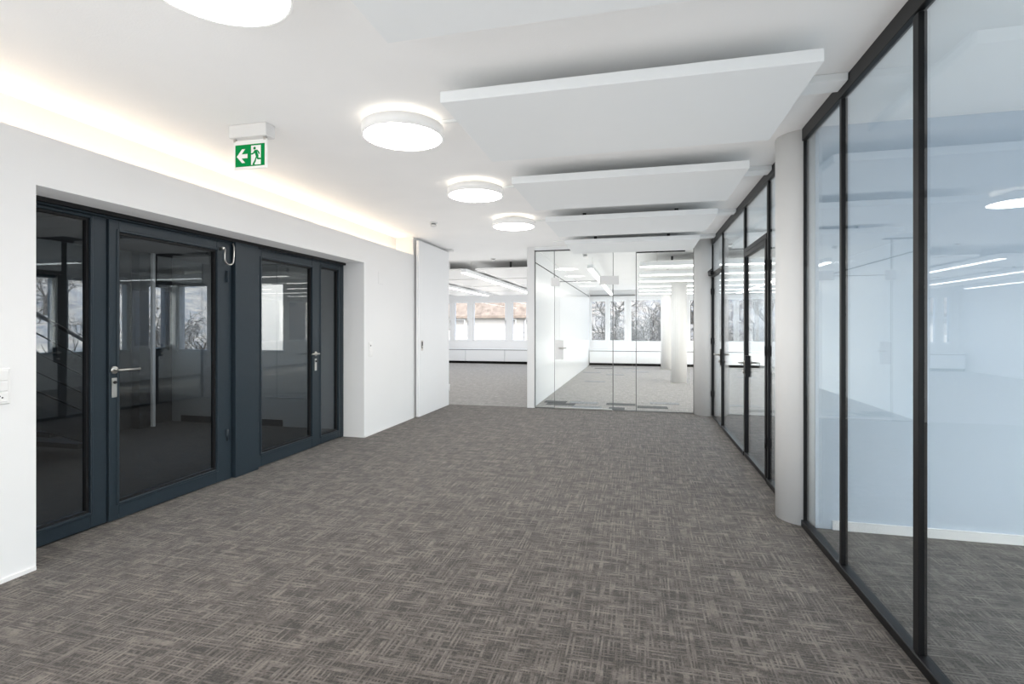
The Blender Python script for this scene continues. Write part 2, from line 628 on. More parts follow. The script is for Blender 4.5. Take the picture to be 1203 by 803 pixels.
for k, (a, b) in enumerate(((-3.2, -1.8), (-1.8, -.4), (-.4, 1.0))):
    window(a, b, YB, 'x', ['left', 'middle', 'right'][k] + ' tall window in the wall behind the viewpoint', z0=.10, z1=2.6, out=-1, handle=False)

# ------------------------------------------------------------------ ceiling sails with their mounting channels
SX0, SX1, SZ0, SZ1 = -1.03, 0.815, 2.55, 2.610
sail_label = {0: 'ceiling sail nearest the viewer, cut off by the top edge of the picture',
              1: 'large white ceiling sail, the first one seen whole, beside the round column',
              2: 'second whole white ceiling sail, behind the large one',
              3: 'third whole white ceiling sail, in front of the last one',
              4: 'smallest white ceiling sail, last one before the glass wall',
              -1: 'white ceiling sail overhead behind the viewpoint', -2: 'white ceiling sail at the back end of the corridor'}
for k in (-2, -1, 0, 1, 2, 3, 4):
    yc = 3.115 + (k - 1) * 1.615
    r = thing('ceiling_sail', (-0.1, yc, SZ0), sail_label[k], 'ceiling panel', 'white ceiling sails along the corridor')
    MB().cbox(SX0, SX1, yc - .51, yc + .51, SZ0, SZ1, 0.003).build('panel', 'sail_white', r)
    MB().cbox(-1.28, SX0 + .05, yc + .06, yc + .085, CEIL - .018, CEIL - .0005, 0.002).build('conduit', 'sail_white', r)
    MB().cbox(SX0 + .05, XR - .022, yc - .03, yc + .12, CEIL - .042, CEIL - .0005, 0.003).build('mounting_channel', 'sail_white', r)
    for hx in (-.62, .42):
        for hy in (-.17, .17):
            MB().box(hx - .02, hx + .02, yc + hy - .015, yc + hy + .015, SZ1, CEIL).build('hanger', 'steel_dark', r)

# ------------------------------------------------------------------ round ceiling lamps
lamp_label = {0: 'round ceiling lamp cut off by the top edge of the picture', 1: 'largest whole round ceiling lamp, beside the first whole sail',
              2: 'second whole round ceiling lamp, beside the second whole sail', 3: 'smallest round corridor lamp, nearest the glass wall'}


def round_lamp(x, y, label, group, rad=0.262):
    r = thing('round_lamp', (x, y, CEIL), label, 'ceiling lamp', group)
    z = 2.585
    MB().lathe([(rad - .012, z + .005), (rad - .012, z), (rad, z), (rad, z + .068), (rad - .012, z + .068)], (x, y, 0), seg=64).build('rim', 'lamp_rim', r)
    MB().lathe([(0, z + .003), (rad - .011, z + .003), (rad - .011, z + .010), (0, z + .010)][::-1], (x, y, 0), seg=64).build('diffuser', 'lamp_diffuser', r)
    MB().lathe([(0, z + .060), (rad - .013, z + .060), (rad - .013, z + .066), (0, z + .066)][::-1], (x, y, 0), seg=64).build('back_cover', 'plastic_white', r)
    MB().lathe([(rad - .075, z + .0665), (rad - .020, z + .0665), (rad - .020, z + .072), (rad - .075, z + .072), (rad - .075, z + .0665)][::-1], (x, y, 0), seg=64).build('backlight_ring', 'lamp_backlight', r)
    MB().lathe([(0, z + .072), (.07, z + .072), (.07, CEIL), (0, CEIL)][::-1], (x, y, 0), seg=24).build('mounting_plate', 'plastic_white', r)
    return r


for k in (0, 1, 2, 3):
    round_lamp(-1.49, 3.12 + (k - 1) * 1.545, lamp_label[k], 'round lamps along the corridor ceiling')
round_lamp(3.4, 10.6, 'round lamp in the right-hand office, mirrored in the dark doors', None)

# warm strip hidden on the ledge
r = thing('cove_light_strip', (-3.44, 2, LEDGE), 'warm light strip lying on the ledge above the left wall', 'light strip')
MB().box(-3.53, -3.47, YB + .02, 7.18, LEDGE + .0005, LEDGE + .012).build('carrier', 'plastic_white', r)
MB().box(-3.515, -3.485, YB + .02, 7.18, LEDGE + .012, LEDGE + .018).build('led_tape', 'cove_led', r)

# ------------------------------------------------------------------ column
def column(x, y, label, rad=0.185):
    o = MB().lathe([(rad, 0), (rad, CEIL)], (0, 0, 0), seg=56).build('round_column', 'column_white')
    o.location = (x, y, 0)
    tag(o, label, 'column', 'white round columns')


column(1.145, 4.075, 'stout white round column in front, between the two black framed glass walls')
column(1.03, 8.56, 'white round column at the right end of the frameless glass wall')
column(0.97, 13.36, 'nearer of two free-standing white columns beyond the glass wall')
column(0.90, 17.65, 'farther white column, half hidden behind the nearer one')

# ------------------------------------------------------------------ left: anthracite glazed doors
FX = -3.55    # face of the frame
fr = sroot('trim_door_frame', (FX, 2.2, 0), 'anthracite metal frame around the dark glazed doors')
for (a, b, lo, hi, d) in ((OY0, OY1, 2.105, OZ, .065), (OY0, OY0 + .07, 0, 2.105, .065), (OY1 - .055, OY1, 0, 2.105, .065), (3.86, 3.935, 0, 2.105, .065)):
    MB().cbox(FX - .065, FX, a, b, lo, hi, .003).build('frame_bar', 'frame_anthracite', fr)
MB().box(FX, FX + .03, OY0, OY1 + 0, OZ - .028, OZ).build('top_seal', 'gasket', fr)
pl = MB().cbox(FX - .065, FX + .035, 3.945, 4.235, 0, 2.12, .004).build('trim_pier', 'frame_anthracite')
struct(pl, 'plain anthracite metal pier between the two glazed doors')


def leaf(root, a, b, z0, z1, ga, gb, gz0, gz1, x, prof=.07, gm='glass_tinted'):
    """Framed glazed leaf in the plane x=const: stiles, rails, glazing bead, gasket, pane."""
    MB().cbox(x - .055, x, a, ga, z0, z1, .003).build('stile', 'frame_anthracite', root)
    MB().cbox(x - .055, x, gb, b, z0, z1, .003).build('stile', 'frame_anthracite', root)
    MB().cbox(x - .055, x, ga, gb, z0, gz0, .003).build('rail', 'frame_anthracite', root)
    MB().cbox(x - .055, x, ga, gb, gz1, z1, .003).build('rail', 'frame_anthracite', root)
    mb = MB()
    pw = .018
    for (p, q, lo, hi) in ((ga - pw, ga, gz0 - pw, gz1 + pw), (gb, gb + pw, gz0 - pw, gz1 + pw), (ga, gb, gz0 - pw, gz0), (ga, gb, gz1, gz1 + pw)):
        mb.cbox(x - .004, x + .007, p, q, lo, hi, .003)
    mb.build('profile_lip', 'frame_anthracite', root)
    mb = MB()
    bd = .016
    mb.box(x - .045, x - .012, ga, ga + bd, gz0, gz1); mb.box(x - .045, x - .012, gb - bd, gb, gz0, gz1)
    mb.box(x - .045, x - .012, ga + bd, gb - bd, gz0, gz0 + bd); mb.box(x - .045, x - .012, ga + bd, gb - bd, gz1 - bd, gz1)
    mb.build('glazing_bead', 'gasket', root)
    MB().box(x - .036, x - .028, ga + bd - .004, gb - bd + .004, gz0 + bd - .004, gz1 - bd + .004).build('pane', gm, root)


def lever(root, x, y, z, sgn, plate=True, nx=1):
    """Lever handle on a face x=const looking along +nx; the lever points towards +sgn*y."""
    mb = MB()
    mb.lathe([(0, 0), (.026, 0), (.026, .007 * nx), (.022, .009 * nx), (0, .009 * nx)], (x, y, z), 'x', 20)
    h = mb.build('handle', 'steel', root)
    pts = [(x + .004 * nx, y, z), (x + .048 * nx, y, z), (x + .056 * nx, y + .008 * sgn, z), (x + .058 * nx, y + .03 * sgn, z), (x + .058 * nx, y + .145 * sgn, z)]
    MB().tube(pts, .0085, 10).build('lever', 'steel', h)
    if plate:
        p = MB().cbox(x, x + .006 * nx, y - .018, y + .018, z - .19, z - .055, .002).build('lock_plate', 'steel', root)
        MB().lathe([(0, 0), (.011, 0), (.011, .008 * nx), (0, .008 * nx)], (x + .006 * nx, y, z - .085), 'x', 14).build('lock_cylinder', 'steel_dark', p)


d1 = sroot('door_1', (FX, 3.3, 0), 'dark glazed door with lever handle, nearest the viewer')
leaf(d1, 2.815, 3.855, .012, 2.10, 2.885, 3.755, .125, 2.02, FX + .012)
lever(d1, FX + .012, 2.85, 1.055, +1)
for z in (.35, 1.75):
    MB().lathe([(0, 0), (.011, 0), (.011, .10), (0, .10)][::-1], (FX + .02, 3.862, z), 'z', 12).build('hinge', 'frame_anthracite', d1)
s1 = sroot('window_side_light_1', (FX, 2.5, 0), 'fixed dark glazed side panel at the left edge of the door recess')
leaf(s1, OY0 + .07, 2.812, .012, 2.103, OY0 + .13, 2.70, .115, 2.08, FX - .004)
d2 = sroot('door_2', (FX, 4.7, 0), 'dark glazed door with lever handle right of the metal pier')
leaf(d2, 4.24, 5.205, .012, 2.10, 4.30, 5.10, .135, 2.02, FX + .012)
lever(d2, FX + .012, 5.165, 1.055, -1)
for z in (.35, 1.75):
    MB().lathe([(0, 0), (.011, 0), (.011, .10), (0, .10)][::-1], (FX + .02, 4.234, z), 'z', 12).build('hinge', 'frame_anthracite', d2)
s2 = sroot('window_side_light_2', (FX, 5.45, 0), 'narrow glazed side panel at the right end of the door recess')
leaf(s2, 5.21, OY1 - .055, .012, 2.103, 5.29, 5.645, .10, 2.05, FX - .004)
# pale cable loop between door leaf and pier
cab = [(FX + .035, 3.795, 2.035), (FX + .06, 3.795, 2.03), (FX + .062, 3.788, 1.99)]
for k in range(9):
    t = math.pi * k / 8
    cab.append((FX + .062, 3.838 - .05 * math.cos(t), 1.945 - .045 * math.sin(t)))
cab += [(FX + .062, 3.893, 1.99), (FX + .06, 3.897, 2.06), (FX + .045, 3.90, 2.095)]
r = thing('door_cable', (FX + .03, 3.85, 2.0), 'pale cable loop hanging between glazed door and metal pier', 'cable')
MB().tube(cab, .0075, 8).build('sheath', 'steel', r)
MB().cbox(FX + .012, FX + .055, 3.778, 3.802, 2.022, 2.048, .003).build('plug', 'steel', r)

# ------------------------------------------------------------------ vestibule beyond the dark doors
VX, VY = -6.57, 6.15
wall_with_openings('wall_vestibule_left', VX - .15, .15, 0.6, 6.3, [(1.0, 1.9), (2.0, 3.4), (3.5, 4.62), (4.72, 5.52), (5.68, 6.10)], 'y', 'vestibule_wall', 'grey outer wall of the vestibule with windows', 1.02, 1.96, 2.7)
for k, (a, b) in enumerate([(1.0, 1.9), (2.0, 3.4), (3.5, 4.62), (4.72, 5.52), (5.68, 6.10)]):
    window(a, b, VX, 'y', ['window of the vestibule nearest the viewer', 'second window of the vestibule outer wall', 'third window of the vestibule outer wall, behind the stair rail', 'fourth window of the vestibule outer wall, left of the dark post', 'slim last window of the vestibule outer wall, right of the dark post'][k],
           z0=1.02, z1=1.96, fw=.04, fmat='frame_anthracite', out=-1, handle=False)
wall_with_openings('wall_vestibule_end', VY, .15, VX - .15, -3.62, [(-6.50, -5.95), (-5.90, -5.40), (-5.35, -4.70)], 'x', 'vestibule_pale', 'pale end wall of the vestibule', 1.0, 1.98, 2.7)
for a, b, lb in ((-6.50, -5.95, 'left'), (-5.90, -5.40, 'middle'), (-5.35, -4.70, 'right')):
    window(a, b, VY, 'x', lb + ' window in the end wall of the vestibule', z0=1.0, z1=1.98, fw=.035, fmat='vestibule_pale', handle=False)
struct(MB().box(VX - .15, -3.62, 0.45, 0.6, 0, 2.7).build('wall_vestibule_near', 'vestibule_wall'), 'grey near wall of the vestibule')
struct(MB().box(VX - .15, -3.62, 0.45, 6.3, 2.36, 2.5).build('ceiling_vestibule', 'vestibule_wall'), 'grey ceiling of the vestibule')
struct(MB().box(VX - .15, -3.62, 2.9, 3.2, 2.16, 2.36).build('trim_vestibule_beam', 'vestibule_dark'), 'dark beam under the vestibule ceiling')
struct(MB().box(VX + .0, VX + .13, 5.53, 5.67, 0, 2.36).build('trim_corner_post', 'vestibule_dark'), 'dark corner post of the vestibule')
struct(MB().box(VX + .11, VX + .15, 5.71, 5.75, 0, 2.36).build('trim_corner_strip', 'plastic_white'), 'thin white upright strip beside the dark vestibule post')  # thin white upright strip in the corner
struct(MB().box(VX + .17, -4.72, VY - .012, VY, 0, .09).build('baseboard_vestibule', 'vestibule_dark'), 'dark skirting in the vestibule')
# stair flight with cable rail behind the side panel
r = thing('stair_flight', (-5.6, 3.4, 0), 'dark stair with sloping rail seen through the left glazed panel', 'stair')
mb = MB()
n = 7
for k in range(n):
    y1 = 4.35 - k * .26
    MB().box(-6.3, -5.5, y1 - .29, y1, .17 * k + .12, .17 * (k + 1)).build('tread', 'vestibule_dark', r)
MB().prism([(4.45, 0), (4.35, .2), (4.35 - n * .26, .17 * n + .12), (4.35 - n * .26, .17 * n - .2)], -5.5, -5.45, 'x').build('stringer', 'vestibule_dark', r)
for k in range(5):
    dz = .25 + k * .18
    MB().tube([(-5.475, 4.35, .1 + dz), (-5.475, 4.35 - n * .26, .17 * n + dz)], .008 if k < 4 else .02, 8).build('rail_rod', 'steel_dark', r)
for yy in (4.33, 3.45, 2.6):
    MB().box(-5.49, -5.46, yy - .02, yy + .02, (4.35 - yy) / .26 * .17, (4.35 - yy) / .26 * .17 + 1.08).build('rail_post', 'vestibule_dark', r)

# ------------------------------------------------------------------ tall white door standing open against the left wall
r = sroot('door_3', (-3.19, 8.5, 0), 'tall white flush door standing open against the left wall')
ang = math.atan2(.05, 1.265)
MB().cbox(-3.245, -3.195, 7.235, 8.50, .008, 2.655, .002).build('door_leaf', 'door_white', r)
pu = MB().box(-3.196, -3.1935, 7.305, 7.385, 1.00, 1.155).build('pull_plate', 'steel', r)
MB().box(-3.1937, -3.1925, 7.328, 7.372, 1.035, 1.135).build('recess', 'steel_dark', pu)
MB().cbox(-3.194, -3.184, 7.335, 7.365, 1.045, 1.075, .003).build('ring', 'steel', pu)
for z in (.25, 1.3, 2.35):
    MB().lathe([(0, 0), (.009, 0), (.009, .12), (0, .12)][::-1], (-3.19, 8.508, z), 'z', 12).build('hinge', 'plastic_white', r)
MB().cbox(-3.25, -3.12, 8.44, 8.55, CEIL - .035, CEIL - .001, .003).build('pivot_bracket', 'plastic_white', r)

# ------------------------------------------------------------------ frameless glass wall across the corridor
GY = YP - .02
r = thing('frameless_glass_wall', (-.4, GY, 0), 'frameless clear glass wall at the end of the corridor', 'glass wall')
GJ = [XM + .03, -1.365, -.40, -.035, .845]
for k, (a, b) in enumerate(zip(GJ[:-1], GJ[1:])):
    z0 = 2.12 if k == 1 else .012
    MB().box(a + .002, b - .002, GY - .006, GY + .006, z0, 2.625).build('glass_pane', 'glass_clear', r)
for k, x in enumerate(GJ):
    lo = .012
    wd = .004 if k in (1, 2) else .0055
    (MB().box(x - wd, x + wd, GY - .008, GY + .008, 2.12 if k in (1,) else lo, 2.625)).build('joint', 'sill_dark', r)
MB().cbox(XM + .02, .86, GY - .014, GY + .014, 2.625, 2.645, .002).build('top_channel', 'sill_dark', r)
MB().box(XM + .02, .86, GY - .02, GY + .02, 2.645, CEIL).build('head_strip', 'sail_white', r)
for (a, b) in ((GJ[0], GJ[1]), (GJ[2], GJ[4])):
    MB().cbox(a, b, GY - .012, GY + .012, 0, .012, .002).build('floor_channel', 'sill_dark', r)
d = sroot('door_4', (GJ[1], GY, 0), 'frameless glass door with lever handle in the clear glass wall')
MB().box(GJ[1] + .006, GJ[2] - .008, GY - .006, GY + .006, .012, 2.108).build('pane', 'glass_clear', d)
mb = MB()
mb.box(GJ[1] + .002, GJ[1] + .006, GY - .008, GY + .008, .012, 2.112)
mb.box(GJ[2] - .008, GJ[2] - .004, GY - .008, GY + .008, .012, 2.112)
mb.box(GJ[1] + .002, GJ[2] - .004, GY - .008, GY + .008, 2.108, 2.116)
mb.build('edge', 'sill_dark', d)
lk = MB().cbox(GJ[1] + .015, GJ[1] + .155, GY - .024, GY + .024, .82, 1.14, .003).build('lock_case', 'plastic_white', d)
MB().tube([(GJ[1] + .09, GY - .02, 1.01), (GJ[1] + .09, GY - .065, 1.01), (GJ[1] + .21, GY - .065, 1.01)], .009, 8).build('lever', 'steel', lk)
MB().cbox(GJ[1] + .01, GJ[2] - .02, GY - .016, GY + .016, .004, .022, .002).build('floor_seal', 'steel', d)
MB().cbox(GJ[1] - .05, GJ[1] + .09, GY - .02, GY + .02, 2.04, 2.18, .002).build('patch_fitting', 'plastic_white', d)
MB().cbox(GJ[2] - .22, GJ[2] + .09, GY - .02, GY + .02, 2.05, 2.19, .002).build('patch_fitting', 'plastic_white', d)

# ------------------------------------------------------------------ right: black framed glass walls
def mullion(root, y, w=.042, d=.032, z0=.045, z1=2.61, x=XR):
    MB().cbox(x - d / 2, x + d / 2, y - w / 2, y + w / 2, z0, z1, .002).build('mullion', 'frame_black', root)


PX0, PX1 = XR - .020, XR + .020
r = thing('near_glass_partition', (XR, 1.2, 0), 'black framed full-height glass partition on the right, in front of the column', 'glass partition')
ys = [3.875, 3.215, 2.415, 1.55, .70, -.15, -1.0, -1.9, -2.75, YB + .02]
MB().cbox(PX0, PX1, YB, 3.895, 2.615, 2.70, .003).build('top_rail', 'frame_black', r)
MB().cbox(PX0 - .006, PX1 + .006, YB, 3.895, 0, .045, .003).build('bottom_rail', 'frame_black', r)
for k, yy in enumerate(ys):
    mullion(r, yy, .012 if k == 0 else (.030 if k == 1 else .044))
for a, b in zip(ys[:-1], ys[1:]):
    MB().box(XR - .005, XR + .005, b + .02, a - .014, .04, 2.62).build('glass_pane', 'glass_partition', r)

r = thing('far_glass_partition', (XR, 6.3, 0), 'black framed glass partition with two doors beyond the column', 'glass partition')
Y0, Y1 = 4.24, 8.42
MB().cbox(PX0, PX1, Y0, Y1, 2.615, 2.70, .003).build('top_rail', 'frame_black', r)
mbr = ((Y0, 4.90), (5.90, 7.38))
for a, b in mbr:
    MB().cbox(PX0 - .006, PX1 + .006, a, b, 0, .045, .003).build('bottom_rail', 'frame_black', r)
for yy, wd, z1 in ((Y0 + .02, .04, 2.61), (4.885, .05, 2.61), (5.905, .06, 2.61), (7.385, .02, 2.61), (Y1 - .02, .04, 2.61)):
    mullion(r, yy, wd, z1=z1)
for a, b in ((4.91, 5.875), (7.40, 8.38)):
    MB().cbox(PX0, PX1, a, b, 2.13, 2.175, .003).build('transom', 'frame_black', r)
    MB().box(XR - .005, XR + .005, a, b, 2.17, 2.62).build('glass_pane', 'glass_partition', r)
for a, b in ((Y0 + .03, 4.865), (5.93, 7.37),):
    MB().box(XR - .005, XR + .005, a, b, .04, 2.62).build('glass_pane', 'glass_partition', r)


def glass_door(name, a, b, handle_y, label, closer, fw=.045):
    d = sroot(name, (XR, a, 0), label)
    for (p, q, lo, hi) in ((a, a + fw, .01, 2.125), (b - fw, b, .01, 2.125), (a + fw, b - fw, .01, .01 + fw), (a + fw, b - fw, 2.125 - fw, 2.125)):
        MB().cbox(PX0 - .004, PX1, p, q, lo, hi, .003).build('frame_bar', 'frame_black', d)
    MB().box(XR - .005, XR + .005, a + fw - .004, b - fw + .004, .006 + fw, 2.129 - fw).build('pane', 'glass_partition', d)
    lk = MB().cbox(PX0 - .010, PX1 + .010, handle_y - .03, handle_y + .03, .84, 1.06, .003).build('lock_case', 'frame_black', d)
    sg = -1 if handle_y > (a + b) / 2 else 1
    MB().tube([(PX0 - .010, handle_y, .985), (PX0 - .065, handle_y, .985), (PX0 - .065, handle_y + .13 * sg, .985)], .011, 8).build('lever', 'steel', lk)
    MB().tube([(PX1 + .008, handle_y, .985), (PX1 + .065, handle_y, .985), (PX1 + .065, handle_y + .13 * sg, .985)], .011, 8).build('lever', 'steel', lk)
    MB().lathe([(0, 0), (.024, 0), (.024, -.008), (0, -.008)], (PX0 - .012, handle_y, .985), 'x', 18).build('rosette', 'steel', lk)
    MB().lathe([(0, 0), (.018, 0), (.018, -.016), (0, -.016)], (PX0 - .012, handle_y, .895), 'x', 16).build('lock_cylinder', 'steel', lk)
    hy_ = a if handle_y > (a + b) / 2 else b
    for z in (.3, 1.1, 1.85):
        MB().lathe([(0, 0), (.008, 0), (.008, .09), (0, .09)][::-1], (PX0 - .006, hy_, z), 'z', 12).build('hinge', 'steel_dark', d)
    if closer:
        cl = MB().cbox(PX0 - .05, PX0 - .004, min(hy_, hy_ - .25), hy_, 2.13, 2.19, .004).build('door_closer', 'frame_black', d)
        MB().cbox(PX0 - .06, PX0 - .045, hy_ - .40, hy_ - .02, 2.185, 2.20, .002).build('closer_arm', 'steel_dark', cl)
    return d


glass_door('door_5', 4.912, 5.872, 5.80, 'black framed glass door next to the stout column', False)
glass_door('door_6', 7.40, 8.375, 7.465, 'black framed glass door nearest the frameless glass wall', True, .016)

# ------------------------------------------------------------------ exit sign, detectors, switches
ey = 2.955
r = thing('exit_sign', (-2.515, ey, 2.50), 'green running-man exit sign with arrow hanging from the ceiling', 'exit sign')
MB().cbox(-2.662, -2.372, ey - .03, ey + .06, 2.613, CEIL - .0005, .004).build('housing', 'plastic_white', r)
pn = MB().cbox(-2.645, -2.385, ey - .006, ey + .004, 2.405, 2.600, .002).build('acrylic_panel', 'sign_white', r)
for xx in (-2.635, -2.40):
    MB().box(xx - .008, xx + .008, ey - .009, ey + .008, 2.592, 2.616).build('clip', 'steel', r)
g = ey - .0072
MB().box(-2.629, -2.401, g, ey - .0055, 2.424, 2.570).build('green_field', 'sign_green', r)


def flat(pts, mat, name, off, parent):
    """Flat emblem: outline in sign coordinates (0..1 across, 0..1 up)."""
    X0, X1, Z0, Z1 = -2.629, -2.401, 2.424, 2.570
    q = [(X0 + (X1 - X0) * a, Z0 + (Z1 - Z0) * b) for a, b in pts]
    return MB().prism(q, g - off, g - off + .0006, 'y').build(name, mat, parent)


flat([(.05, .47), (.23, .17), (.34, .17), (.22, .38), (.42, .38), (.42, .57), (.22, .57), (.34, .80), (.23, .80)], 'sign_white', 'arrow', .0004, r)
flat([(.545, .05), (.875, .05), (.875, .93), (.545, .93)], 'sign_white', 'doorway', .0004, r)
fig = flat([(.60, .04), (.60, .11), (.66, .24), (.71, .42), (.67, .58), (.60, .52), (.54, .52), (.54, .57), (.61, .60), (.67, .72), (.76, .72), (.83, .60), (.84, .52),
            (.80, .52), (.78, .60), (.75, .64), (.80, .45), (.79, .36), (.91, .33), (.91, .27), (.76, .28), (.735, .36), (.70, .18), (.66, .10), (.68, .04)], 'sign_green', 'running_man', .001, r)
cc = [(.665 + .043 * math.cos(t * math.pi / 7), .80 + .068 * math.sin(t * math.pi / 7)) for t in range(14)]
flat(cc, 'sign_green', 'head', .001, r)


def detector(x, y, label):
    r = thing('smoke_detector', (x, y, CEIL), label, 'smoke detector', 'smoke detectors on the ceiling')
    MB().lathe([(0, CEIL - .018), (.05, CEIL - .018), (.052, CEIL - .0005), (0, CEIL - .0005)][::-1], (x, y, 0), seg=24).build('base', 'plastic_white', r)
    MB().lathe([(0, CEIL - .030), (.03, CEIL - .030), (.03, CEIL - .018), (0, CEIL - .018)][::-1], (x, y, 0), seg=20).build('sensor_gap', 'steel_dark', r)
    MB().lathe([(0, CEIL - .055), (.028, CEIL - .055), (.042, CEIL - .045), (.042, CEIL - .030), (0, CEIL - .030)][::-1], (x, y, 0), seg=24).build('head', 'plastic_white', r)


detector(-2.56, 6.25, 'small white smoke detector on the corridor ceiling left of the lamps')
detector(-2.75, 9.75, 'small white smoke detector on the ceiling beyond the passage')
detector(-.95, 9.6, 'small white smoke detector behind the top of the frameless glass wall')

r = thing('socket_plate', (XL, 2.03, 1.0), 'white triple socket and switch plate at the left picture edge', 'socket plate')
pz0, pz1 = .945, 1.135
MB().cbox(XL + .0005, XL + .009, 1.95, 2.063, pz0, pz1, .003).build('plate', 'plastic_white', r)
for k in range(3):
    z = pz0 + .012 + k * .057
    MB().cbox(XL + .009, XL + .013, 1.962, 2.050, z, z + .05, .002).build('module', 'plastic_white', r)
for dy, dz in ((-.012, 0), (.012, 0), (0, .008)):
    MB().lathe([(0, 0), (.004, 0), (.004, .001), (0, .001)], (XL + .013, 2.012 + dy, pz0 + .035 + dz), 'x', 10).build('socket_hole', 'gasket', r)
r = thing('light_switch', (XL, 5.92, 1.05), 'small white light switch on the wall right of the dark doors', 'light switch')
MB().cbox(XL + .0005, XL + .008, 5.865, 5.955, .985, 1.165, .003).build('plate', 'plastic_white', r)
MB().cbox(XL + .008, XL + .012, 5.878, 5.942, 1.085, 1.150, .002).build('rocker', 'plastic_white', r)
MB().box(XL + .012, XL + .0125, 5.895, 5.915, 1.115, 1.132).build('mark', 'steel_dark', r)
MB().cbox(XL + .008, XL + .012, 5.878, 5.942, 1.0, 1.065, .002).build('rocker', 'plastic_white', r)
o = MB().cbox(XL + .0005, XL + .004, 6.12, 6.25, 1.915, 2.075, .002).build('cover_plate', 'wall_paint')
tag(o, 'blank white cover plate high on the wall beside the tall door', 'cover plate')

struct(MB().box(XM, -.12, YF - .06, YF - .001, 2.50, 2.53).build('trim_curtain_track', 'sill_dark'), 'dark track above the meeting room windows')
struct(MB().box(-.03, .78, 9.35, 9.38, 2.655, CEIL).build('trim_ceiling_shadow', 'shadow_and_plinth_black'), 'dark strip painted as a ceiling shadow line behind the glass wall')  # dark strip drawn in place of a shadow line under the ceiling
# ------------------------------------------------------------------ low cabinets under the windows
def cabinet_run(axis, fixed, joints, lab, top_label, vis):
    """Row of low units; fixed = plane of the fronts; they stand towards the outer wall."""
    dep = .50
    for k, (a, b) in enumerate(zip(joints[:-1], joints[1:])):
        loc = ((a + b) / 2, fixed, 0) if axis == 'x' else (fixed, (a + b) / 2, 0)
        r = thing('sill_cabinet', loc, lab(k), 'cabinet', 'low white cabinets under the windows')

        def bx(p, q, d0, d1, lo, hi, name, mat):
            mb = MB()
            (mb.cbox(p, q, fixed + d0, fixed + d1, lo, hi, .002) if axis == 'x' else mb.cbox(fixed + d0, fixed + d1, p, q, lo, hi, .002)).build(name, mat, r)
        bx(a + .004, b - .004, .02, dep, .09, .52, 'body', 'cabinet_white')
        bx(a + .006, b - .006, 0, .02, .10, .515, 'front', 'cabinet_white')
        bx(a + .004, b - .004, .06, dep, 0, .09, 'plinth', 'shadow_and_plinth_black')
    a, b = joints[0], joints[-1]
    mb = MB()
    o = (mb.cbox(a, b, fixed - .015, fixed + dep + .05, .525, .55, .002) if axis == 'x' else mb.cbox(fixed - .015, fixed + dep + .05, a, b, .525, .55, .002)).build('sill_top', 'cabinet_white')
    tag(o, top_label, 'worktop')
    sg = MB()
    (sg.box(a, b, fixed - .004, fixed + dep, .508, .526) if axis == 'x' else sg.box(fixed - .004, fixed + dep, a, b, .508, .526)).build('shadow_strip', 'shadow_and_plinth_black', o)  # flush dark band paints the shadow line below the top


cj = [-7.5, -6.35, -4.82, -3.29, -1.83]
cabinet_run('x', YF - .56, cj, lambda k: ['leftmost low white cabinet in the open office', 'second low white cabinet under the wide office window', 'third low white cabinet left of the white post', 'low white cabinet beside the meeting room wall'][k],
            'long white top over the cabinets in the open office', True)
cj2 = [-1.70, -.2, 1.3, 2.8, 4.3]
cabinet_run('x', YF - .56, cj2, lambda k: ['low white cabinet in the corner of the meeting room', 'low white cabinet under the wide dark window', 'low white cabinet right of the columns', 'last low white cabinet of the far wall'][k],
            'long white top over the cabinets in the meeting room', True)

# ------------------------------------------------------------------ office ceiling: metal sails and linear lamps
def linear_lamp(p0, p1, z, label, group, drop=True):
    (x0, y0), (x1, y1) = p0, p1
    along_y = abs(y1 - y0) > abs(x1 - x0)
    r = thing('linear_lamp', ((x0 + x1) / 2, (y0 + y1) / 2, z), label, 'linear lamp', group)
    w_ = .055
    if along_y:
        MB().cbox(x0 - w_, x0 + w_, y0, y1, z + .012, z + .085, .003).build('housing', 'sail_white', r)
        MB().box(x0 - w_ + .008, x0 + w_ - .008, y0 + .01, y1 - .01, z, z + .013).build('diffuser', 'linear_diffuser', r)
        hs = [(x0, y0 + .5 + (y1 - y0 - 1) * t) for t in (0, .5, 1)]
    else:
        MB().cbox(x0, x1, y0 - w_, y0 + w_, z + .012, z + .085, .003).build('housing', 'sail_white', r)
        MB().box(x0 + .01, x1 - .01, y0 - w_ + .008, y0 + w_ - .008, z, z + .013).build('diffuser', 'linear_diffuser', r)
        hs = [(x0 + .3 + (x1 - x0 - .6) * t, y0) for t in (0, 1)]
    for hx, hy in hs:
        MB().tube([(hx, hy, z + .08), (hx, hy, CEIL - .001)], .004, 6).build('suspension', 'steel', r)


for k, x in enumerate((-3.34, -5.0, -6.65)):
    linear_lamp((x, 9.7), (x, 17.0), 2.42, ['bright linear lamp nearest the passage opening', 'second linear lamp in the open office', 'leftmost linear lamp in the open office, partly hidden by the white door'][k], 'linear lamps of the open office')
linear_lamp((-.86, 9.6), (-.86, 17.6), 2.42, 'linear lamp hanging in the meeting room behind the glass door', None)
for k in range(6):
    linear_lamp((.02, 9.5 + 1.55 * k), (4.7, 9.5 + 1.55 * k), 2.42, ['first', 'second', 'third', 'fourth', 'fifth', 'last'][k] + ' crosswise linear lamp above the free-standing columns, counted from the glass wall', 'crosswise linear lamps')
for k in range(2):
    linear_lamp((1.9, 5.1 + 1.6 * k), (4.7, 5.1 + 1.6 * k), 2.42, ['crosswise linear lamp behind the door next to the stout column', 'crosswise linear lamp behind the middle panes of the far partition'][k], 'crosswise linear lamps')

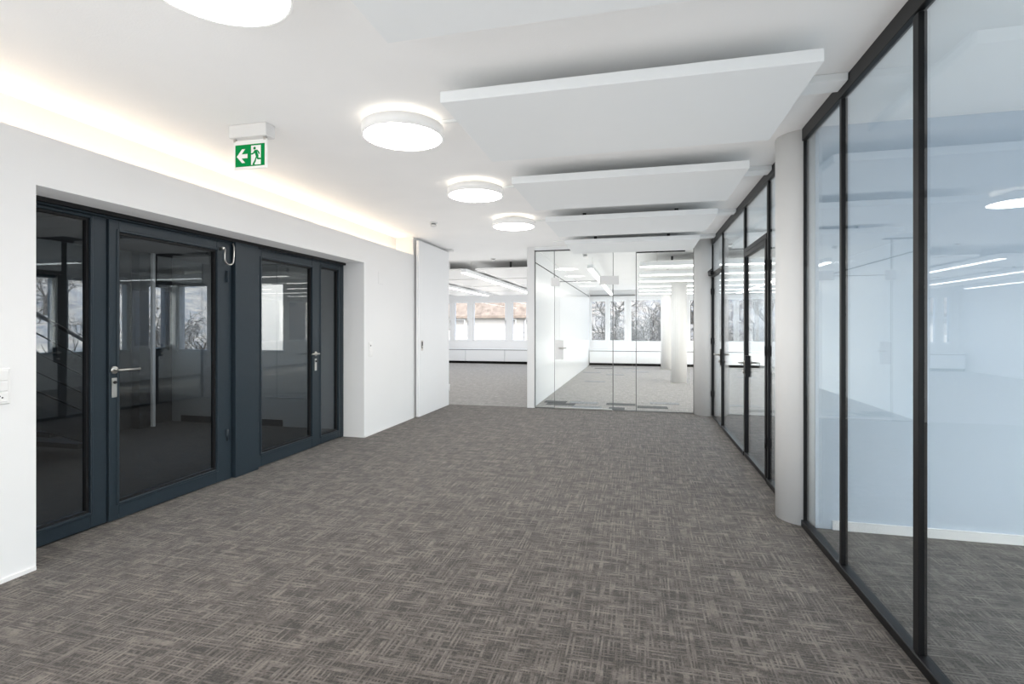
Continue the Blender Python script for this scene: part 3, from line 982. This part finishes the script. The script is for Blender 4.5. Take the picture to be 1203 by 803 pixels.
sn = 0
for xa, xb in ((-3.22, -1.88), (-4.88, -3.48), (-6.53, -5.14)):
    for k in range(4):
        ya = 10.05 + k * 2.1
        r = thing('metal_ceiling_sail', ((xa + xb) / 2, ya + .9, 2.52), '%s ceiling panel in the %s of the open office' % (['front', 'second', 'third', 'rear'][k], ['right row', 'middle row', 'left row'][sn]), 'ceiling panel', 'metal ceiling panels of the open office')
        MB().cbox(xa, xb, ya, ya + .93, 2.52, 2.55, .002).build('tray', 'metal_sail', r)
        MB().cbox(xa, xb, ya + .936, ya + 1.87, 2.52, 2.55, .002).build('tray', 'metal_sail', r)
        for hy in (.3, 1.55):
            MB().box((xa + xb) / 2 - .02, (xa + xb) / 2 + .02, ya + hy, ya + hy + .03, 2.55, CEIL).build('hanger', 'steel_dark', r)
    sn += 1
for k in range(5):
    ya = 9.66 + k * 1.55
    r = thing('metal_ceiling_sail', (2.3, ya, 2.5), '%s ceiling panel between the crosswise lamps, counted from the glass wall' % ['first', 'second', 'third', 'fourth', 'fifth'][k], 'ceiling panel', 'ceiling panels between crosswise lamps')
    MB().cbox(.10, 2.3, ya, ya + 1.23, 2.52, 2.55, .002).build('tray', 'metal_sail', r)
    MB().cbox(2.31, 4.6, ya, ya + 1.23, 2.52, 2.55, .002).build('tray', 'metal_sail', r)
    for hx in (.6, 3.5):
        MB().box(hx, hx + .04, ya + .6, ya + .63, 2.55, CEIL).build('hanger', 'steel_dark', r)

# ------------------------------------------------------------------ outside: ground, woods, house, bare trees
random.seed(7)
gm = MB()
NX, NY = 60, 60
verts = []
for j in range(NY + 1):
    for i in range(NX + 1):
        x = -160 + 320 * i / NX
        yy = -160 + 320 * j / NY
        rr = math.hypot(x, yy - 8)
        t = min(1, max(0, (rr - 55) / 70))
        z = GROUND + 17 * t * t * (3 - 2 * t) + (random.uniform(-.6, .9) if t > .02 else 0)
        verts.append((x, yy, z))
gm.v = verts
for j in range(NY):
    for i in range(NX):
        a = j * (NX + 1) + i
        gm.f.append((a, a + 1, a + NX + 2, a + NX + 1)); gm.s.append(True)
o = struct(gm.build('ground_outside', 'woods'), 'wooded ground rising outside the windows')


def tree_mesh(seed, height):
    rnd = random.Random(seed)
    mb = MB()
    cnt = [0]

    def branch(p, d, length, rad, depth):
        if depth == 0 or cnt[0] > 6000:
            return
        cnt[0] += 1
        segs = 4 if depth > 3 else 3
        pts, rad_l = [p], [rad]
        q, dd = p.copy(), d.copy()
        for s in range(segs):
            dd = (dd + Vector((rnd.uniform(-.22, .22), rnd.uniform(-.22, .22), rnd.uniform(-.06, .16)))).normalized()
            q = q + dd * length / segs
            pts.append(q.copy()); rad_l.append(rad * (1 - .45 * (s + 1) / segs))
        mb.tube(pts, rad_l, 6 if depth > 4 else (4 if depth > 2 else 3))
        kids = rnd.choice((2, 3, 3)) if depth > 1 else 0
        for k in range(kids + (1 if depth > 3 else 0)):
            i = rnd.randint(max(1, segs - 2), segs)
            a = rnd.uniform(0, 2 * math.pi)
            side = dd.orthogonal().normalized()
            side = (Matrix.Rotation(a, 3, dd) @ side)
            sp = rnd.uniform(.45, .95)
            nd = (dd * (1 - .35 * sp) + side * sp).normalized()
            branch(pts[i], nd, length * rnd.uniform(.58, .80), max(.011, rad_l[i] * rnd.uniform(.55, .75)), depth - 1)
    branch(Vector((0, 0, -.2)), Vector((0, 0, 1)), height * .30, height * .027, 7)
    return mb


tm = []
for s in range(5):
    me = tree_mesh(40 + s, 11.0).mesh('bare_branches')
    me.materials.append(M['bark'])
    tm.append(me)

spots = [(-2.6, 23.5, 1.0, 'bare tree right outside the meeting room corner window'), (-0.7, 24.5, 1.1, 'bare tree behind the second narrow meeting room window'), (1.0, 22.8, 1.0, 'bare tree outside the wide dark window'),
         (3.4, 24.0, 1.1, 'bare tree outside the windows right of the columns'), (-5.7, 24.2, .85, 'bare tree in front of the pale house, at its right'), (-8.6, 24.6, .8, 'bare tree in front of the pale house, at its left'),
         (6.0, 26, 1.0, 'bare tree outside the rightmost far window'), (-3.6, 31.5, 0.95, 'tall bare tree behind the white post'), (0.9, 40, 1.2, 'tall bare tree farther behind the wide dark window'), (5.6, 38, 1.2, 'tall bare tree farther behind the black doors'),
         (-9.6, 5.6, .9, 'bare tree outside the vestibule near the stair'), (-12.6, 9.4, .95, 'bare tree outside the vestibule corner'), (-15.5, 14.5, 1.05, 'bare tree beyond the end window of the vestibule'), (-17.5, 7, 1.2, 'tall bare tree farther outside the vestibule'),
         (12, 9, 1.0, 'bare tree outside the right side windows'), (13, 15, 1.1, 'second bare tree outside the right side windows'), (-22, 20, 1.1, 'bare tree far left of the open office'),
         (-3.4, 42, 1.3, 'large bare tree in the distance behind the meeting room'), (9.5, 46, 1.3, 'large bare tree in the distance at the right'), (-12.2, 3.0, 1.0, 'bare tree outside the nearest vestibule windows')]
for k, (x, yy, s, lb) in enumerate(spots):
    o = bpy.data.objects.new('bare_tree', tm[k % 5])
    o.location = (x, yy, GROUND)
    o.rotation_euler = (0, 0, k * 1.7)
    o.scale = (s, s, s)
    C.objects.link(o)
    tag(o, lb, 'tree', 'bare trees outside')
random.seed(3)
k = 0
for a in range(26):
    an = R(58 + 100 * a / 26 + random.uniform(-1, 1))
    rr = random.uniform(62, 98)
    x, yy = rr * math.cos(an), 8 + rr * math.sin(an)
    if -22 < x < -8 and yy < 62 and yy > 30:
        continue
    t = min(1, max(0, (rr - 55) / 70))
    o = bpy.data.objects.new('woodland_tree', tm[a % 5])
    o.location = (x, yy, GROUND + 17 * t * t * (3 - 2 * t) - .3)
    o.rotation_euler = (0, 0, a * 2.3)
    s = random.uniform(.8, 1.25)
    o.scale = (s, s, s)
    C.objects.link(o)
    tag(o, 'bare woodland tree on the slope in the distance', 'tree', 'woodland trees in the distance')

# pale house seen through the open office windows
hx0, hx1, hy0, hy1, eave = -19.5, -7.6, 37.5, 46.0, 2.35
r = thing('pale_house', ((hx0 + hx1) / 2, hy0, GROUND), 'sunlit pale house with tiled roof outside the wide office window', 'house')
MB().box(hx0, hx1, hy0, hy1, GROUND, eave).build('wall', 'plaster_outside', r)
ym = (hy0 + hy1) / 2
rf = MB().prism([(hy0 - .5, eave - .12), (ym, eave + 3.2), (hy1 + .5, eave - .12), (hy1 + .5, eave - .3), (ym, eave + 3.0), (hy0 - .5, eave - .3)], hx0 - .4, hx1 + .4, 'x').build('roof', 'roof_tile', r)
MB().prism([(hy0, eave - .1), (hy1, eave - .1), (ym, eave + 3.0)], hx0 + .02, hx1 - .02, 'x').build('gable', 'plaster_outside', r)
MB().box(-13.5, -12.9, ym - 1.6, ym - 1.0, eave + 1.5, eave + 3.9).build('chimney', 'plaster_outside', rf)
for (x, z) in ((-13.2, .9), (-16.4, .9), (-13.2, -2.0), (-16.4, -2.0), (-10.2, -2.0), (-9.2, .9)):
    wdw = MB().box(x - .42, x + .42, hy0 - .06, hy0 + .01, z - .1, z + 1.1).build('window', 'window_white', r)
    MB().box(x - .34, x + .34, hy0 - .065, hy0 - .055, z - .02, z + 1.02).build('pane', 'shutter', wdw)
MB().tube([(hx1 - .5, hy0 - .08, GROUND), (hx1 - .5, hy0 - .08, eave - .2)], .06, 8).build('downpipe', 'plastic_white', r)
